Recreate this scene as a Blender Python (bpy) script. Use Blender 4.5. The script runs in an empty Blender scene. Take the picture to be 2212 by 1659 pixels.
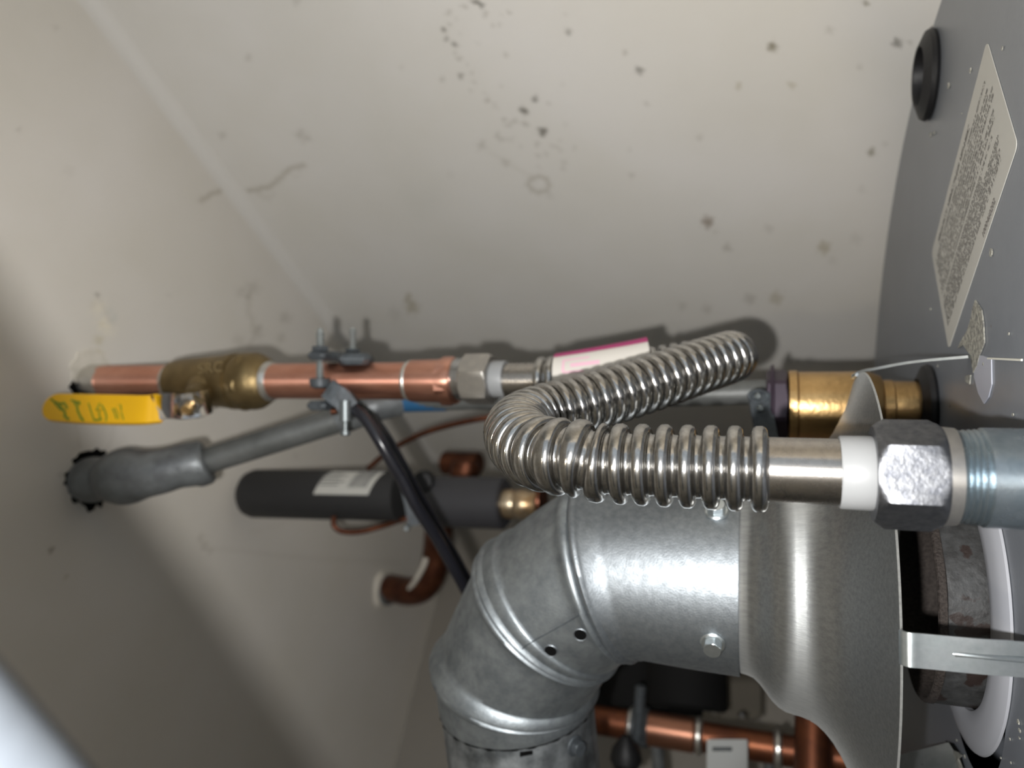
import bpy, bmesh, math, random
import numpy as np
from mathutils import Vector, Matrix

random.seed(7)
rng = np.random.RandomState(5)
SC = bpy.context.scene
COL = SC.collection

# ------------------------------------------------------------------ camera
F = 1534.0                       # focal length in pixels of the 2212 x 1659 frame
TH = math.radians(19.5)          # the phone looks up by this much, turned on its side
S, C = math.sin(TH), math.cos(TH)
EYE = 1.60                       # height of the lens above the floor
FW = Vector((0, C, S)); RT = Vector((0, S, -C)); UP = Vector((1, 0, 0))
CAM = Vector((0, 0, EYE))

cd = bpy.data.cameras.new('camera')
cd.sensor_width = 36.0
cd.lens = F / 2212 * 36.0
cd.clip_start = 0.005
cd.dof.use_dof = True
cd.dof.focus_distance = 0.245
cd.dof.aperture_fstop = cd.lens / 3.3
cam = bpy.data.objects.new('camera', cd)
COL.objects.link(cam)
cam.matrix_world = Matrix(((RT.x, UP.x, -FW.x, CAM.x), (RT.y, UP.y, -FW.y, CAM.y), (RT.z, UP.z, -FW.z, CAM.z), (0, 0, 0, 1)))
SC.camera = cam

# ------------------------------------------------------------------ light
w = bpy.data.worlds.new('world'); SC.world = w; w.use_nodes = True
w.node_tree.nodes['Background'].inputs[0].default_value = (0.80, 0.90, 1.0, 1)
w.node_tree.nodes['Background'].inputs[1].default_value = 0.62
def lamp(name, kind, loc, energy, color, **kw):
    l = bpy.data.lights.new(name, kind); l.energy = energy; l.color = color
    for k, v in kw.items(): setattr(l, k, v)
    o = bpy.data.objects.new(name, l); o.location = loc; COL.objects.link(o); return o
# the phone's own flash beside the lens
fl_ = lamp('phone_flash', 'SPOT', CAM - RT * 0.021 - UP * 0.015 - FW * 0.001, 6.1, (1.0, 0.985, 0.965), shadow_soft_size=0.0030, spot_size=math.radians(150), spot_blend=1.0)
fl_.rotation_euler = FW.to_track_quat('-Z', 'Y').to_euler()
# the ceiling lamp of the room behind the photographer
rl = lamp('room_lamp', 'AREA', Vector((-0.35, -1.3, 2.35)), 74, (1.0, 0.86, 0.66), shape='DISK', size=0.5)
rl.rotation_euler = (Vector((0, 0.5, 1.7)) - rl.location).to_track_quat('-Z', 'Y').to_euler()

vs = SC.view_settings
vs.view_transform = 'Standard'; vs.look = 'None'; vs.exposure = 0.13; vs.gamma = 1.0; vs.use_curve_mapping = False
SC.cycles.use_denoising = True
SC.cycles.max_bounces = 8
SC.cycles.caustics_reflective = False
SC.cycles.sample_clamp_indirect = 4.0

# ------------------------------------------------------------------ geometry helpers (coordinates relative to the lens)
def kx(px): return (px - 1106) / F
def P(px, py, d):                # a point seen at a pixel, d metres in front of the lens
    return CAM + FW * d + RT * (kx(px) * d) - UP * ((py - 829.5) / F * d)
def ZY(px, y):                   # height of a plumb line's point at distance y that is seen in column px
    k = kx(px); return y * (S - k * C) / (C + k * S)
def V(x, y, z): return Vector((x, y, z + EYE))
def on_z(px, py, z):             # where the ray of a pixel meets the level z
    k = kx(px); y = (C + k * S) * z / (S - k * C); d = y * C + z * S
    return V(-(py - 829.5) / F * d, y, z)
def project(p):
    q = p - CAM; d = q.dot(FW); return 1106 + F * q.dot(RT) / d, 829.5 - F * q.dot(UP) / d

def wloc(o):
    v = Vector((0, 0, 0))
    while o: v += o.location; o = o.parent
    return v
def setp(o, label=None, cat=None, group=None, kind=None):
    if label: o['label'] = label
    if cat: o['category'] = cat
    if group: o['group'] = group
    if kind: o['kind'] = kind
    return o
def thing(name, label, cat, loc, group=None):
    o = bpy.data.objects.new(name, None); o.location = loc; o.empty_display_size = 0.01; COL.objects.link(o)
    return setp(o, label, cat, group)
def mk(name, verts, faces, m, parent=None, smooth=35, kind=None, label=None):
    me = bpy.data.meshes.new(name)
    off = wloc(parent) if parent else None
    if parent is None:
        c = sum((Vector(v) for v in verts), Vector()) / len(verts); off = c
    me.from_pydata([tuple(Vector(v) - off) for v in verts], [], faces)
    bm = bmesh.new(); bm.from_mesh(me); bmesh.ops.recalc_face_normals(bm, faces=bm.faces); bm.to_mesh(me); bm.free()
    me.update()
    if smooth:
        me.polygons.foreach_set('use_smooth', [True] * len(me.polygons))
        me.set_sharp_from_angle(angle=math.radians(smooth))
    for mm in (m if isinstance(m, (list, tuple)) else [m]): me.materials.append(mm)
    o = bpy.data.objects.new(name, me); COL.objects.link(o)
    if parent: o.parent = parent
    else: o.location = off
    return setp(o, label, None, None, kind)

class G:                          # collects several shells into one mesh
    def __init__(s): s.v = []; s.f = []
    def add(s, vf):
        n = len(s.v); s.v += [Vector(a) for a in vf[0]]; s.f += [tuple(i + n for i in f) for f in vf[1]]; return s
    def mk(s, name, m, parent=None, **kw): return mk(name, s.v, s.f, m, parent, **kw)

def frame(n, hint=None):
    n = n.normalized(); h = hint or (Vector((0, 0, 1)) if abs(n.z) < .9 else Vector((1, 0, 0)))
    a = (h - n * h.dot(n)).normalized(); return a, n.cross(a)
def rings(rs, cap0=True, cap1=True):   # rs: list of rings (lists of points)
    n = len(rs[0]); v = [p for r in rs for p in r]; f = []
    for i in range(len(rs) - 1):
        for j in range(n):
            a = i * n + j; b = i * n + (j + 1) % n; f.append((a, b, b + n, a + n))
    if cap0: f.append(tuple(range(n))[::-1])
    if cap1: f.append(tuple(range((len(rs) - 1) * n, len(rs) * n)))
    return v, f
def lathe(o, ax, prof, seg=48, cap0=True, cap1=True, hint=None, wob=None):   # prof: (distance along ax, radius)
    ax = ax.normalized(); a, b = frame(ax, hint); rs = []
    for t, r in prof:
        rs.append([o + ax * t + (a * math.cos(q) + b * math.sin(q)) * (r * (1 + (wob(q, t) if wob else 0))) for q in [2 * math.pi * j / seg for j in range(seg)]])
    return rings(rs, cap0, cap1)
def tubepath(pts, r, seg=16, cap=True, prof=None):
    # sweep along points; r number or list; prof: list of (arc length offset, radius) laid over the path instead
    pts = [Vector(p) for p in pts]; n = len(pts)
    tan = [((pts[min(i + 1, n - 1)] - pts[max(i - 1, 0)]).normalized()) for i in range(n)]
    a, _ = frame(tan[0]); fr = []
    for i in range(n):
        a = (a - tan[i] * a.dot(tan[i])).normalized(); fr.append((a, tan[i].cross(a)))
    if prof is None:
        rr = r if isinstance(r, (list, tuple)) else [r] * n
        return rings([[pts[i] + (fr[i][0] * math.cos(q) + fr[i][1] * math.sin(q)) * rr[i] for q in [2 * math.pi * j / seg for j in range(seg)]] for i in range(n)], cap, cap)
    L = [0.0]
    for i in range(1, n): L.append(L[-1] + (pts[i] - pts[i - 1]).length)
    rs = []
    for t, rad in prof:
        t = max(0, min(L[-1] - 1e-9, t)); i = int(np.searchsorted(L, t, 'right')) - 1; i = min(i, n - 2)
        u = (t - L[i]) / (L[i + 1] - L[i]); c = pts[i].lerp(pts[i + 1], u)
        A = fr[i][0].lerp(fr[i + 1][0], u); B = fr[i][1].lerp(fr[i + 1][1], u)
        rs.append([c + (A * math.cos(q) + B * math.sin(q)) * rad for q in [2 * math.pi * j / seg for j in range(seg)]])
    return rings(rs, cap, cap)
def spline(ctrl, n=12):           # Catmull-Rom through control points
    c = [Vector(p) for p in ctrl]; c = [c[0] * 2 - c[1]] + c + [c[-1] * 2 - c[-2]]; out = []
    for i in range(1, len(c) - 2):
        for j in range(n):
            t = j / n
            out.append(0.5 * ((2 * c[i]) + (c[i + 1] - c[i - 1]) * t + (2 * c[i - 1] - 5 * c[i] + 4 * c[i + 1] - c[i + 2]) * t * t + (3 * c[i] - c[i - 1] - 3 * c[i + 1] + c[i + 2]) * t ** 3))
    out.append(c[-2]); return out
def cyl(p0, p1, r, seg=32, ch=0.0):
    p0, p1 = Vector(p0), Vector(p1); L = (p1 - p0).length
    pr = [(0, r), (L, r)] if not ch else [(0, r - ch), (ch, r), (L - ch, r), (L, r - ch)]
    return lathe(p0, p1 - p0, pr, seg)
def hexp(o, ax, t0, t1, r, ch=0.0015, rot=0.0, hint=None):   # hexagonal nut with turned chamfers
    ax = ax.normalized(); a, b = frame(ax, hint); rs = []; seg = 48
    af = r * math.cos(math.pi / 6)
    def hr(q):
        q = (q - rot) % (math.pi / 3) - math.pi / 6
        return af / math.cos(q)
    lims = [(t0 + ch * u, af + (r - af) * u ** .8) for u in (0, .2, .4, .6, .8, 1)]; lims += [(t0 + t1 - t_, l_) for t_, l_ in reversed(lims)]
    for t, lim in lims:
        rs.append([o + ax * t + (a * math.cos(q) + b * math.sin(q)) * min(hr(q), lim) for q in [2 * math.pi * j / seg for j in range(seg)]])
    return rings(rs)
def box(c, ax, ay, az, sx, sy, sz, bev=0.0):
    ax, ay, az = ax.normalized(), ay.normalized(), az.normalized()
    if not bev:
        v = [c + ax * (i * sx / 2) + ay * (j * sy / 2) + az * (k * sz / 2) for k in (-1, 1) for j in (-1, 1) for i in (-1, 1)]
        return v, [(0, 2, 3, 1), (4, 5, 7, 6), (0, 1, 5, 4), (2, 6, 7, 3), (0, 4, 6, 2), (1, 3, 7, 5)]
    def loop(x, y, z): 
        b = bev; pts = [(x - b, -y), (x, -y + b), (x, y - b), (x - b, y), (-x + b, y), (-x, y - b), (-x, -y + b), (-x + b, -y)]
        return [c + ax * p[0] + ay * p[1] + az * z for p in pts]
    hx, hy, hz = sx / 2, sy / 2, sz / 2
    return rings([loop(hx - bev * .7, hy - bev * .7, -hz), loop(hx, hy, -hz + bev), loop(hx, hy, hz - bev), loop(hx - bev * .7, hy - bev * .7, hz)])
def strip(path, wdir, wid, thk, ndir=None):   # flat bar swept along a path; wdir: width direction
    path = [Vector(p) for p in path]; n = len(path); rs = []
    for i, p in enumerate(path):
        t = (path[min(i + 1, n - 1)] - path[max(i - 1, 0)]).normalized()
        wd = (wdir - t * wdir.dot(t)).normalized(); nd = t.cross(wd)
        rs.append([p + wd * wid / 2 + nd * thk / 2, p - wd * wid / 2 + nd * thk / 2, p - wd * wid / 2 - nd * thk / 2, p + wd * wid / 2 - nd * thk / 2])
    return rings(rs)

# ------------------------------------------------------------------ materials
def mat(name, col, rough=0.5, metal=0.0, var=None, vscale=60, bump=0.0, bscale=300, rvar=0.0, aniso=0.0, spec=0.5, stretch=(1, 1, 1), detail=5, spots=None, coat=0.0, arot=0.0):
    m = bpy.data.materials.new(name); m.use_nodes = True; nt = m.node_tree; N = nt.nodes; L = nt.links
    b = N['Principled BSDF']
    b.inputs['Roughness'].default_value = rough; b.inputs['Metallic'].default_value = metal
    b.inputs['Base Color'].default_value = (*col, 1); b.inputs['Specular IOR Level'].default_value = spec
    b.inputs['Anisotropic'].default_value = aniso; b.inputs['Coat Weight'].default_value = coat
    tc = N.new('ShaderNodeTexCoord'); mp = N.new('ShaderNodeMapping'); L.new(tc.outputs['Object'], mp.inputs[0]); mp.inputs['Scale'].default_value = stretch
    out = None
    if var:
        nz = N.new('ShaderNodeTexNoise'); nz.inputs['Scale'].default_value = vscale; nz.inputs['Detail'].default_value = detail; nz.inputs['Roughness'].default_value = 0.65
        L.new(mp.outputs[0], nz.inputs['Vector'])
        cr = N.new('ShaderNodeValToRGB'); L.new(nz.outputs['Fac'], cr.inputs[0])
        cr.color_ramp.elements[0].position = 0.36; cr.color_ramp.elements[1].position = 0.64
        cr.color_ramp.elements[0].color = (*var, 1); cr.color_ramp.elements[1].color = (*col, 1)
        out = cr.outputs[0]; L.new(out, b.inputs['Base Color'])
        if rvar:
            mr = N.new('ShaderNodeMapRange'); mr.inputs['To Min'].default_value = rough + rvar; mr.inputs['To Max'].default_value = rough - rvar
            L.new(nz.outputs['Fac'], mr.inputs[0]); L.new(mr.outputs[0], b.inputs['Roughness'])
    if aniso:
        tg = N.new('ShaderNodeTangent'); tg.direction_type = 'RADIAL'; tg.axis = 'Z'; L.new(tg.outputs[0], b.inputs['Tangent'])
        b.inputs['Anisotropic Rotation'].default_value = arot
    if spots:   # (colour, scale, threshold)
        sc, ss, st = spots
        n2 = N.new('ShaderNodeTexNoise'); n2.inputs['Scale'].default_value = ss; n2.inputs['Detail'].default_value = 4; L.new(mp.outputs[0], n2.inputs['Vector'])
        c2 = N.new('ShaderNodeValToRGB'); c2.color_ramp.elements[0].position = st; c2.color_ramp.elements[1].position = st + 0.03; L.new(n2.outputs['Fac'], c2.inputs[0])
        mx = N.new('ShaderNodeMix'); mx.data_type = 'RGBA'; L.new(c2.outputs[0], mx.inputs[0])
        if out: L.new(out, mx.inputs[6])
        else: mx.inputs[6].default_value = (*col, 1)
        mx.inputs[7].default_value = (*sc, 1); L.new(mx.outputs[2], b.inputs['Base Color'])
        m2 = N.new('ShaderNodeMath'); m2.operation = 'MULTIPLY_ADD'; L.new(c2.outputs[0], m2.inputs[0]); m2.inputs[1].default_value = -metal * .8; m2.inputs[2].default_value = metal; L.new(m2.outputs[0], b.inputs['Metallic'])
    if bump:
        n3 = N.new('ShaderNodeTexNoise'); n3.inputs['Scale'].default_value = bscale; n3.inputs['Detail'].default_value = 3; L.new(mp.outputs[0], n3.inputs['Vector'])
        bp = N.new('ShaderNodeBump'); bp.inputs['Strength'].default_value = bump; bp.inputs['Distance'].default_value = 0.0006
        L.new(n3.outputs['Fac'], bp.inputs['Height']); L.new(bp.outputs[0], b.inputs['Normal'])
    return m
def wallmat(name, col):
    m = mat(name, col, 0.42, 0, bump=0.12, bscale=160, spec=0.4)
    nt = m.node_tree; N = nt.nodes; L = nt.links; b = N['Principled BSDF']
    at = N.new('ShaderNodeAttribute'); at.attribute_name = 'stain'
    nz = N.new('ShaderNodeTexNoise'); nz.inputs['Scale'].default_value = 9; nz.inputs['Detail'].default_value = 4
    tc = N.new('ShaderNodeTexCoord'); L.new(tc.outputs['Object'], nz.inputs['Vector'])
    cr = N.new('ShaderNodeValToRGB'); cr.color_ramp.elements[0].position = .3; cr.color_ramp.elements[1].position = .7
    cr.color_ramp.elements[0].color = (col[0] * .93, col[1] * .925, col[2] * .90, 1); cr.color_ramp.elements[1].color = (col[0], col[1], col[2] * 1.01, 1)
    L.new(nz.outputs['Fac'], cr.inputs[0])
    mx = N.new('ShaderNodeMix'); mx.data_type = 'RGBA'; mx.blend_type = 'MULTIPLY'; mx.inputs[0].default_value = 1
    L.new(cr.outputs[0], mx.inputs[6]); L.new(at.outputs['Color'], mx.inputs[7]); L.new(mx.outputs[2], b.inputs['Base Color'])
    return m
M = {}
M['wall'] = wallmat('painted_wall', (0.76, 0.735, 0.69))
M['ceil'] = wallmat('painted_ceiling', (0.74, 0.70, 0.64))
M['plain'] = mat('plain_wall', (0.6, 0.58, 0.53), 0.6)
M['backw'] = wallmat('shade_toned_back_wall', (0.30, 0.275, 0.24))  # darkened base colour stands in for shade on the back wall
M['floor'] = mat('floor', (0.25, 0.24, 0.22), 0.8, var=(0.2, 0.19, 0.18), vscale=8)
M['tank'] = mat('grey_enamel', (0.20, 0.218, 0.248), 0.34, 0, var=(0.183, 0.20, 0.228), vscale=25, bump=0.05, bscale=500, spots=((0.16, 0.15, 0.13), 260, 0.735))
M['paper'] = mat('label_paper', (0.52, 0.515, 0.48), 0.55)
M['ink'] = mat('label_ink', (0.16, 0.15, 0.14), 0.6)
M['rubber'] = mat('black_plastic', (0.009, 0.009, 0.010), 0.5, 0, spec=.35, bump=0.2, bscale=500)
M['hole_shade'] = mat('painted_cavity_shade', (0.003, 0.003, 0.003), 0.95, spec=0.1)  # near-black colour stands in for shade inside holes, slots and gaps
M['galv'] = mat('galvanized_sheet', (0.30, 0.325, 0.345), 0.50, 0.92, var=(0.215, 0.235, 0.25), vscale=330, rvar=0.06, bump=0.16, bscale=1400, detail=9)
M['galv_old'] = mat('weathered_galvanized_sheet', (0.36, 0.392, 0.41), 0.48, 0.88, var=(0.22, 0.242, 0.256), vscale=120, rvar=0.1, bump=0.16, bscale=900, detail=10)
M['galv_dirty'] = mat('stained_galvanized_pipe', (0.33, 0.35, 0.36), 0.45, 0.8, var=(0.10, 0.108, 0.112), vscale=55, rvar=0.1, bump=0.15, bscale=500, detail=9)
M['hood'] = mat('brushed_steel_hood', (0.42, 0.43, 0.425), 0.42, 0.95, var=(0.33, 0.338, 0.335), vscale=700, bump=0.08, bscale=1700, stretch=(1.0, 1.0, .06), rvar=0.05, aniso=0.75)
M['hoodleg'] = mat('zinc_strap', (0.62, 0.66, 0.68), 0.30, 0.95, var=(0.48, 0.53, 0.54), vscale=120, rvar=0.08, bump=0.12, bscale=250)
M['steel'] = mat('stainless_hose', (0.53, 0.52, 0.50), 0.17, 1.0, var=(0.38, 0.37, 0.355), vscale=500, rvar=0.05, bump=0.05, bscale=1500)
M['cuff'] = mat('stainless_cuff', (0.50, 0.47, 0.435), 0.27, 1.0, var=(0.40, 0.375, 0.35), vscale=260, rvar=0.05, bump=0.04, bscale=900, aniso=0.6, arot=0.25)
M['nut'] = mat('zinc_plated_nut', (0.20, 0.205, 0.215), 0.45, 1.0, var=(0.12, 0.125, 0.14), vscale=450, rvar=0.08, bump=0.22, bscale=900)
M['nutplain'] = mat('steel_nut', (0.52, 0.50, 0.46), 0.36, 0.95, var=(0.44, 0.42, 0.40), vscale=250)
M['nylon'] = mat('white_nylon', (0.27, 0.276, 0.28), 0.45)
M['nylon'].node_tree.nodes['Principled BSDF'].inputs['Subsurface Weight'].default_value = 0.15
M['nylon'].node_tree.nodes['Principled BSDF'].inputs['Subsurface Radius'].default_value = (0.002, 0.002, 0.002)
M['zinc'] = mat('zinc_nipple', (0.40, 0.46, 0.50), 0.29, 0.95, var=(0.30, 0.36, 0.40), vscale=180, rvar=0.08, bump=0.18, bscale=420)
M['white'] = mat('white_foam', (0.40, 0.412, 0.45), 0.6)
M['rust'] = mat('rusty_flue_stub', (0.062, 0.064, 0.065), 0.6, 0.2, var=(0.03, 0.03, 0.03), vscale=160, bump=0.8, bscale=300, spots=((0.018, 0.010, 0.008), 80, 0.55))
M['rustrim'] = mat('rusty_flue_rim', (0.016, 0.011, 0.009), 0.8, 0.1, var=(0.05, 0.04, 0.034), vscale=900, bump=1.0, bscale=900)
M['copper'] = mat('copper_tube', (0.80, 0.42, 0.31), 0.36, 0.95, var=(0.62, 0.28, 0.19), vscale=60, rvar=0.05, stretch=(1, 1, .3), aniso=0.9, arot=0.25)
M['copperold'] = mat('old_copper', (0.20, 0.075, 0.04), 0.40, 0.9, var=(0.09, 0.035, 0.022), vscale=60, rvar=0.1)
M['brass'] = mat('cast_brass', (0.25, 0.18, 0.085), 0.45, 0.85, var=(0.18, 0.13, 0.06), vscale=90, bump=0.35, bscale=350)
M['brassb'] = mat('machined_brass', (0.66, 0.43, 0.19), 0.33, 0.95, var=(0.52, 0.33, 0.14), vscale=60, bump=0.3, bscale=500)
M['solder'] = mat('solder', (0.60, 0.58, 0.54), 0.32, 0.9, bump=0.4, bscale=300)
M['chrome'] = mat('plated_steel', (0.62, 0.62, 0.62), 0.2, 1.0, var=(0.45, 0.45, 0.46), vscale=120)
M['yellow'] = mat('yellow_vinyl', (0.80, 0.44, 0.004), 0.38, 0, coat=0.2)
M['green'] = mat('green_print', (0.10, 0.20, 0.01), 0.5)
M['greypipe'] = mat('grey_iron_pipe', (0.165, 0.17, 0.165), 0.48, 0.35, var=(0.11, 0.115, 0.11), vscale=40, bump=0.3, bscale=200, spots=((0.36, 0.37, 0.36), 55, 0.69))
M['greyfit'] = mat('malleable_iron_fitting', (0.20, 0.215, 0.22), 0.45, 0.4, var=(0.115, 0.12, 0.125), vscale=60, bump=0.4, bscale=250)
M['blue'] = mat('blue_tape', (0.02, 0.10, 0.22), 0.5)
M['clamp'] = mat('cast_zinc_clamp', (0.085, 0.098, 0.108), 0.5, 0.3, var=(0.05, 0.056, 0.062), vscale=150, bump=0.3, bscale=400)
M['bolt'] = mat('zinc_bolt', (0.42, 0.46, 0.47), 0.35, 0.9)
M['lugm'] = mat('grey_screw', (0.20, 0.22, 0.225), 0.42, 0.7)
M['cable'] = mat('black_cable', (0.012, 0.012, 0.016), 0.25, 0, bump=0.1, bscale=200)
M['foam'] = mat('black_foam', (0.022, 0.022, 0.023), 0.65, 0, bump=0.15, bscale=300)
M['foamg'] = mat('dark_grey_valve', (0.04, 0.04, 0.045), 0.55)
M['magenta'] = mat('magenta_print', (0.42, 0.03, 0.16), 0.5)
M['pinkp'] = mat('pink_print', (0.75, 0.45, 0.55), 0.5)
M['labelw'] = mat('white_hose_label', (0.62, 0.59, 0.54), 0.5)
M['purple'] = mat('purple_black_nut', (0.045, 0.030, 0.045), 0.42, 0.3)
M['plaster'] = mat('rough_plaster', (0.72, 0.67, 0.59), 0.85, var=(0.62, 0.58, 0.50), vscale=120, bump=0.5, bscale=300)
M['flake'] = mat('peeled_paint', (0.46, 0.45, 0.39), 0.7, var=(0.16, 0.16, 0.15), vscale=500, bump=0.8, bscale=900)
M['greyplug'] = mat('bare_metal_patch', (0.50, 0.52, 0.60), 0.5, 0.2)
M['tanpaint'] = mat('tan_painted_part', (0.14, 0.125, 0.10), 0.6)
M['barcode'] = mat('barcode_ink', (0.16, 0.16, 0.155), 0.6)
M['dust'] = mat('dust_thread', (0.36, 0.33, 0.28), 0.9)
M['scratch'] = mat('scratch', (0.75, 0.75, 0.68), 0.4)
M['nearp'] = mat('near_pipe_steel', (.17, .19, .215), .42, .6, var=(.13, .145, .165), vscale=60)
M['foil'] = mat('reflective_tag', (0.9, 0.92, 0.9), 0.3, 0.5)
M['foam_shade'] = mat('black_foam_and_shade', (0.006, 0.006, 0.006), 0.8, spec=.2)  # foam of the sleeve, also black of the cylinder added as shadow
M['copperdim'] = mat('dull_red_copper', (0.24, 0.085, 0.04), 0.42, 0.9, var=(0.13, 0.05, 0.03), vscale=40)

# ------------------------------------------------------------------ the closet
ZC = 0.449
a0, a1 = on_z(200, 0, ZC), on_z(700, 672, ZC)
WD = Vector((a1.x - a0.x, a1.y - a0.y, 0)).normalized()         # side wall runs away from the viewer
WN = Vector((-WD.y, WD.x, 0));  WN = WN if WN.dot(Vector((-1, -1, 0))) > 0 else -WN
b0, b1 = on_z(930, 1310, ZC), on_z(860, 1659, ZC)
bm_ = (b0 + b1) / 2
tA = (bm_ - a0).dot(WD)
CORNER = a0 + WD * tA; CORNER.z = EYE + ZC
print('wall dir', WD, 'corner', CORNER, project(CORNER), 'back check', (b1 - b0).normalized(), WN)

stain_c = [  # px, py, radius px, strength, tint  (marks on the paint, placed where they are on wall and ceiling)
 (537,125,8,.30,0),(480,292,9,.30,0),(1668,101,10,.6,1),(1595,186,8,.3,1),(1710,184,8,.3,1),(1510,297,8,.25,0),(1882,329,9,.5,1),(1912,311,7,.2,0),
 (1529,480,12,.5,2),(1545,501,8,.15,0),(1571,536,10,.4,0),(1661,494,9,.25,0),(1780,535,13,.55,1),(1799,563,10,.15,0),(1620,646,12,.35,0),(1676,644,14,.45,1),
 (1527,668,10,.3,0),(1474,661,9,.25,0),(1938,93,10,.6,0),(1965,91,5,.4,0),(1792,65,8,.3,0),(1856,144,7,.25,0),(1870,7,6,.5,1),(1849,515,12,.15,0),(1862,409,9,.15,0),
 (545,622,15,.35,0),(520,632,12,.2,0),(535,640,8,.25,0),(615,686,13,.38,0),(560,708,9,.25,0),(555,722,14,.3,0),(607,730,11,.25,0),(515,736,12,.2,0),(540,745,12,.2,0),
 (890,664,14,.55,1),(883,640,8,.35,1),(882,650,8,.3,1),(856,682,14,.15,0),(850,672,12,.12,0),(210,636,5,.45,0),(202,658,10,.14,0),(246,688,9,.22,3),(238,672,9,.16,3),(220,700,6,.2,0),
 (655,297,12,.22,0),(650,285,9,.2,0),(640,290,8,.15,0),(668,300,7,.2,0),(365,637,6,.12,0),(110,1188,6,.5,1),(142,1245,4,.4,1),(435,1160,9,.2,0),(440,1180,10,.22,0),(452,1190,9,.2,0),
 (40,280,6,.3,0),(150,370,14,.12,0),(640,2,10,.25,0),(132,1025,5,.4,0),(640,985,8,.15,0),(465,972,6,.3,0),(120,60,8,.18,0),(1040,315,12,.2,0),(1092,352,10,.12,0)]
crop = [(590,8,22,.6),(612,20,16,.7),(630,38,20,.75),(560,8,18,.5),(485,47,14,.35),(520,50,14,.55),(400,85,16,.5),(378,100,14,.35),(655,107,16,.55),(665,90,12,.4),(775,100,14,.2),(832,93,15,.5),
 (715,182,15,.4),(757,180,14,.4),(448,138,14,.2),(400,178,15,.5),(363,216,18,.75),(382,280,16,.6),(440,320,19,.75),(437,380,15,.35),(462,425,16,.45),(480,408,15,.4),(525,460,14,.25),(478,543,19,.65),
 (560,520,15,.35),(350,568,18,.45),(577,585,18,.3),(548,652,17,.25),(770,620,15,.25),(807,395,18,.5),(1252,228,20,.65),(1235,105,15,.25),(1660,380,18,.5),(1763,505,25,.75),(1818,745,20,.35),
 (1015,712,22,.75),(1110,740,17,.3),(933,793,26,.95),(960,815,14,.4),(675,720,22,.5),(725,755,18,.25),(745,775,14,.2),(793,858,17,.45),(875,868,20,.4),(835,890,20,.35),(805,900,15,.25),(945,888,22,.5),
 (1070,943,30,1.25),(750,968,20,.4),(757,1000,18,.3),(785,1003,18,.25),(825,998,20,.2),(858,990,16,.15),(1028,1032,20,.4),(1135,1045,18,.25),(1175,1055,16,.25),(1193,1078,17,.25),(1300,1062,17,.25),
 (915,1052,16,.2),(1035,1115,20,.3),(1095,1105,18,.3),(1220,1165,24,.25),(1218,1210,20,.25),(1230,890,20,.12),(635,1035,22,.22),(800,1165,22,.22),(1125,1405,22,.2),(1705,1255,22,.35),(1695,1075,16,.2),
 (1045,1195,18,.15),(1197,1010,18,.15),(655,670,14,.2),(600,310,18,.12),(480,245,14,.15),(1215,605,15,.15),(55,480,16,.2),(405,1255,24,.12)]
for (x, y, r, sgt) in crop: stain_c.append((850 + x * .3013, y * .3013, r * .3013 * 1.1, sgt * .8, 0))
# larger soft blotches: smears of filler, damp haze
blot = [(910,440,42,.07,3),(1520,500,60,.05,3),(212,665,16,.22,4),(222,700,12,.25,4),(213,735,9,.5,4),(212,765,9,.55,4),(205,780,12,.3,4),(235,715,14,.15,4),(1460,1230,50,.04,0),(600,1200,90,.03,0),(1600,260,120,.03,0),(300,940,40,.04,0)]
tints = [np.array([.60,.58,.55]), np.array([.52,.47,.33]), np.array([.50,.36,.25]), np.array([.70,.78,.82]), np.array([1.45,1.38,1.10])]
threads = [([(435,433),(455,420),(480,410),(505,415),(540,412),(575,405),(588,400),(605,385),(620,368),(640,360),(657,358)], 5.5, .48), ([(560,420),(580,430),(590,418)], 5, .15),
 ([(620,368),(640,385),(650,372)],5,.08), ([(210,640),(222,660),(235,690),(243,700)], 3, .15), ([(540,640),(535,672),(545,690),(550,715)], 6, .22),
 ([(1140,398),(1150,385),(1165,381),(1180,386),(1187,398),(1180,412),(1165,416),(1150,411),(1140,398)], 5, .42),
 ([(1060,330),(1110,360),(1150,385)], 5, .10),([(430,1165),(455,1185),(520,1190),(600,1200),(700,1208),(860,1215)], 5, .10),([(218,850),(222,830),(240,790)],3,.1),
 ([(160,900),(168,935),(172,965)],2.5,.25),([(250,905),(240,950),(232,970)],2.5,.15),([(540,1150),(600,1135),(640,1120)],4,.06)]
def seg_dist(X, Y, pl):
    dm = np.full(X.shape, 1e9)
    for (x0, y0), (x1, y1) in zip(pl[:-1], pl[1:]):
        dx, dy = x1 - x0, y1 - y0; t = np.clip(((X - x0) * dx + (Y - y0) * dy) / (dx * dx + dy * dy), 0, 1)
        dm = np.minimum(dm, np.hypot(X - x0 - t * dx, Y - y0 - t * dy))
    return dm
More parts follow.
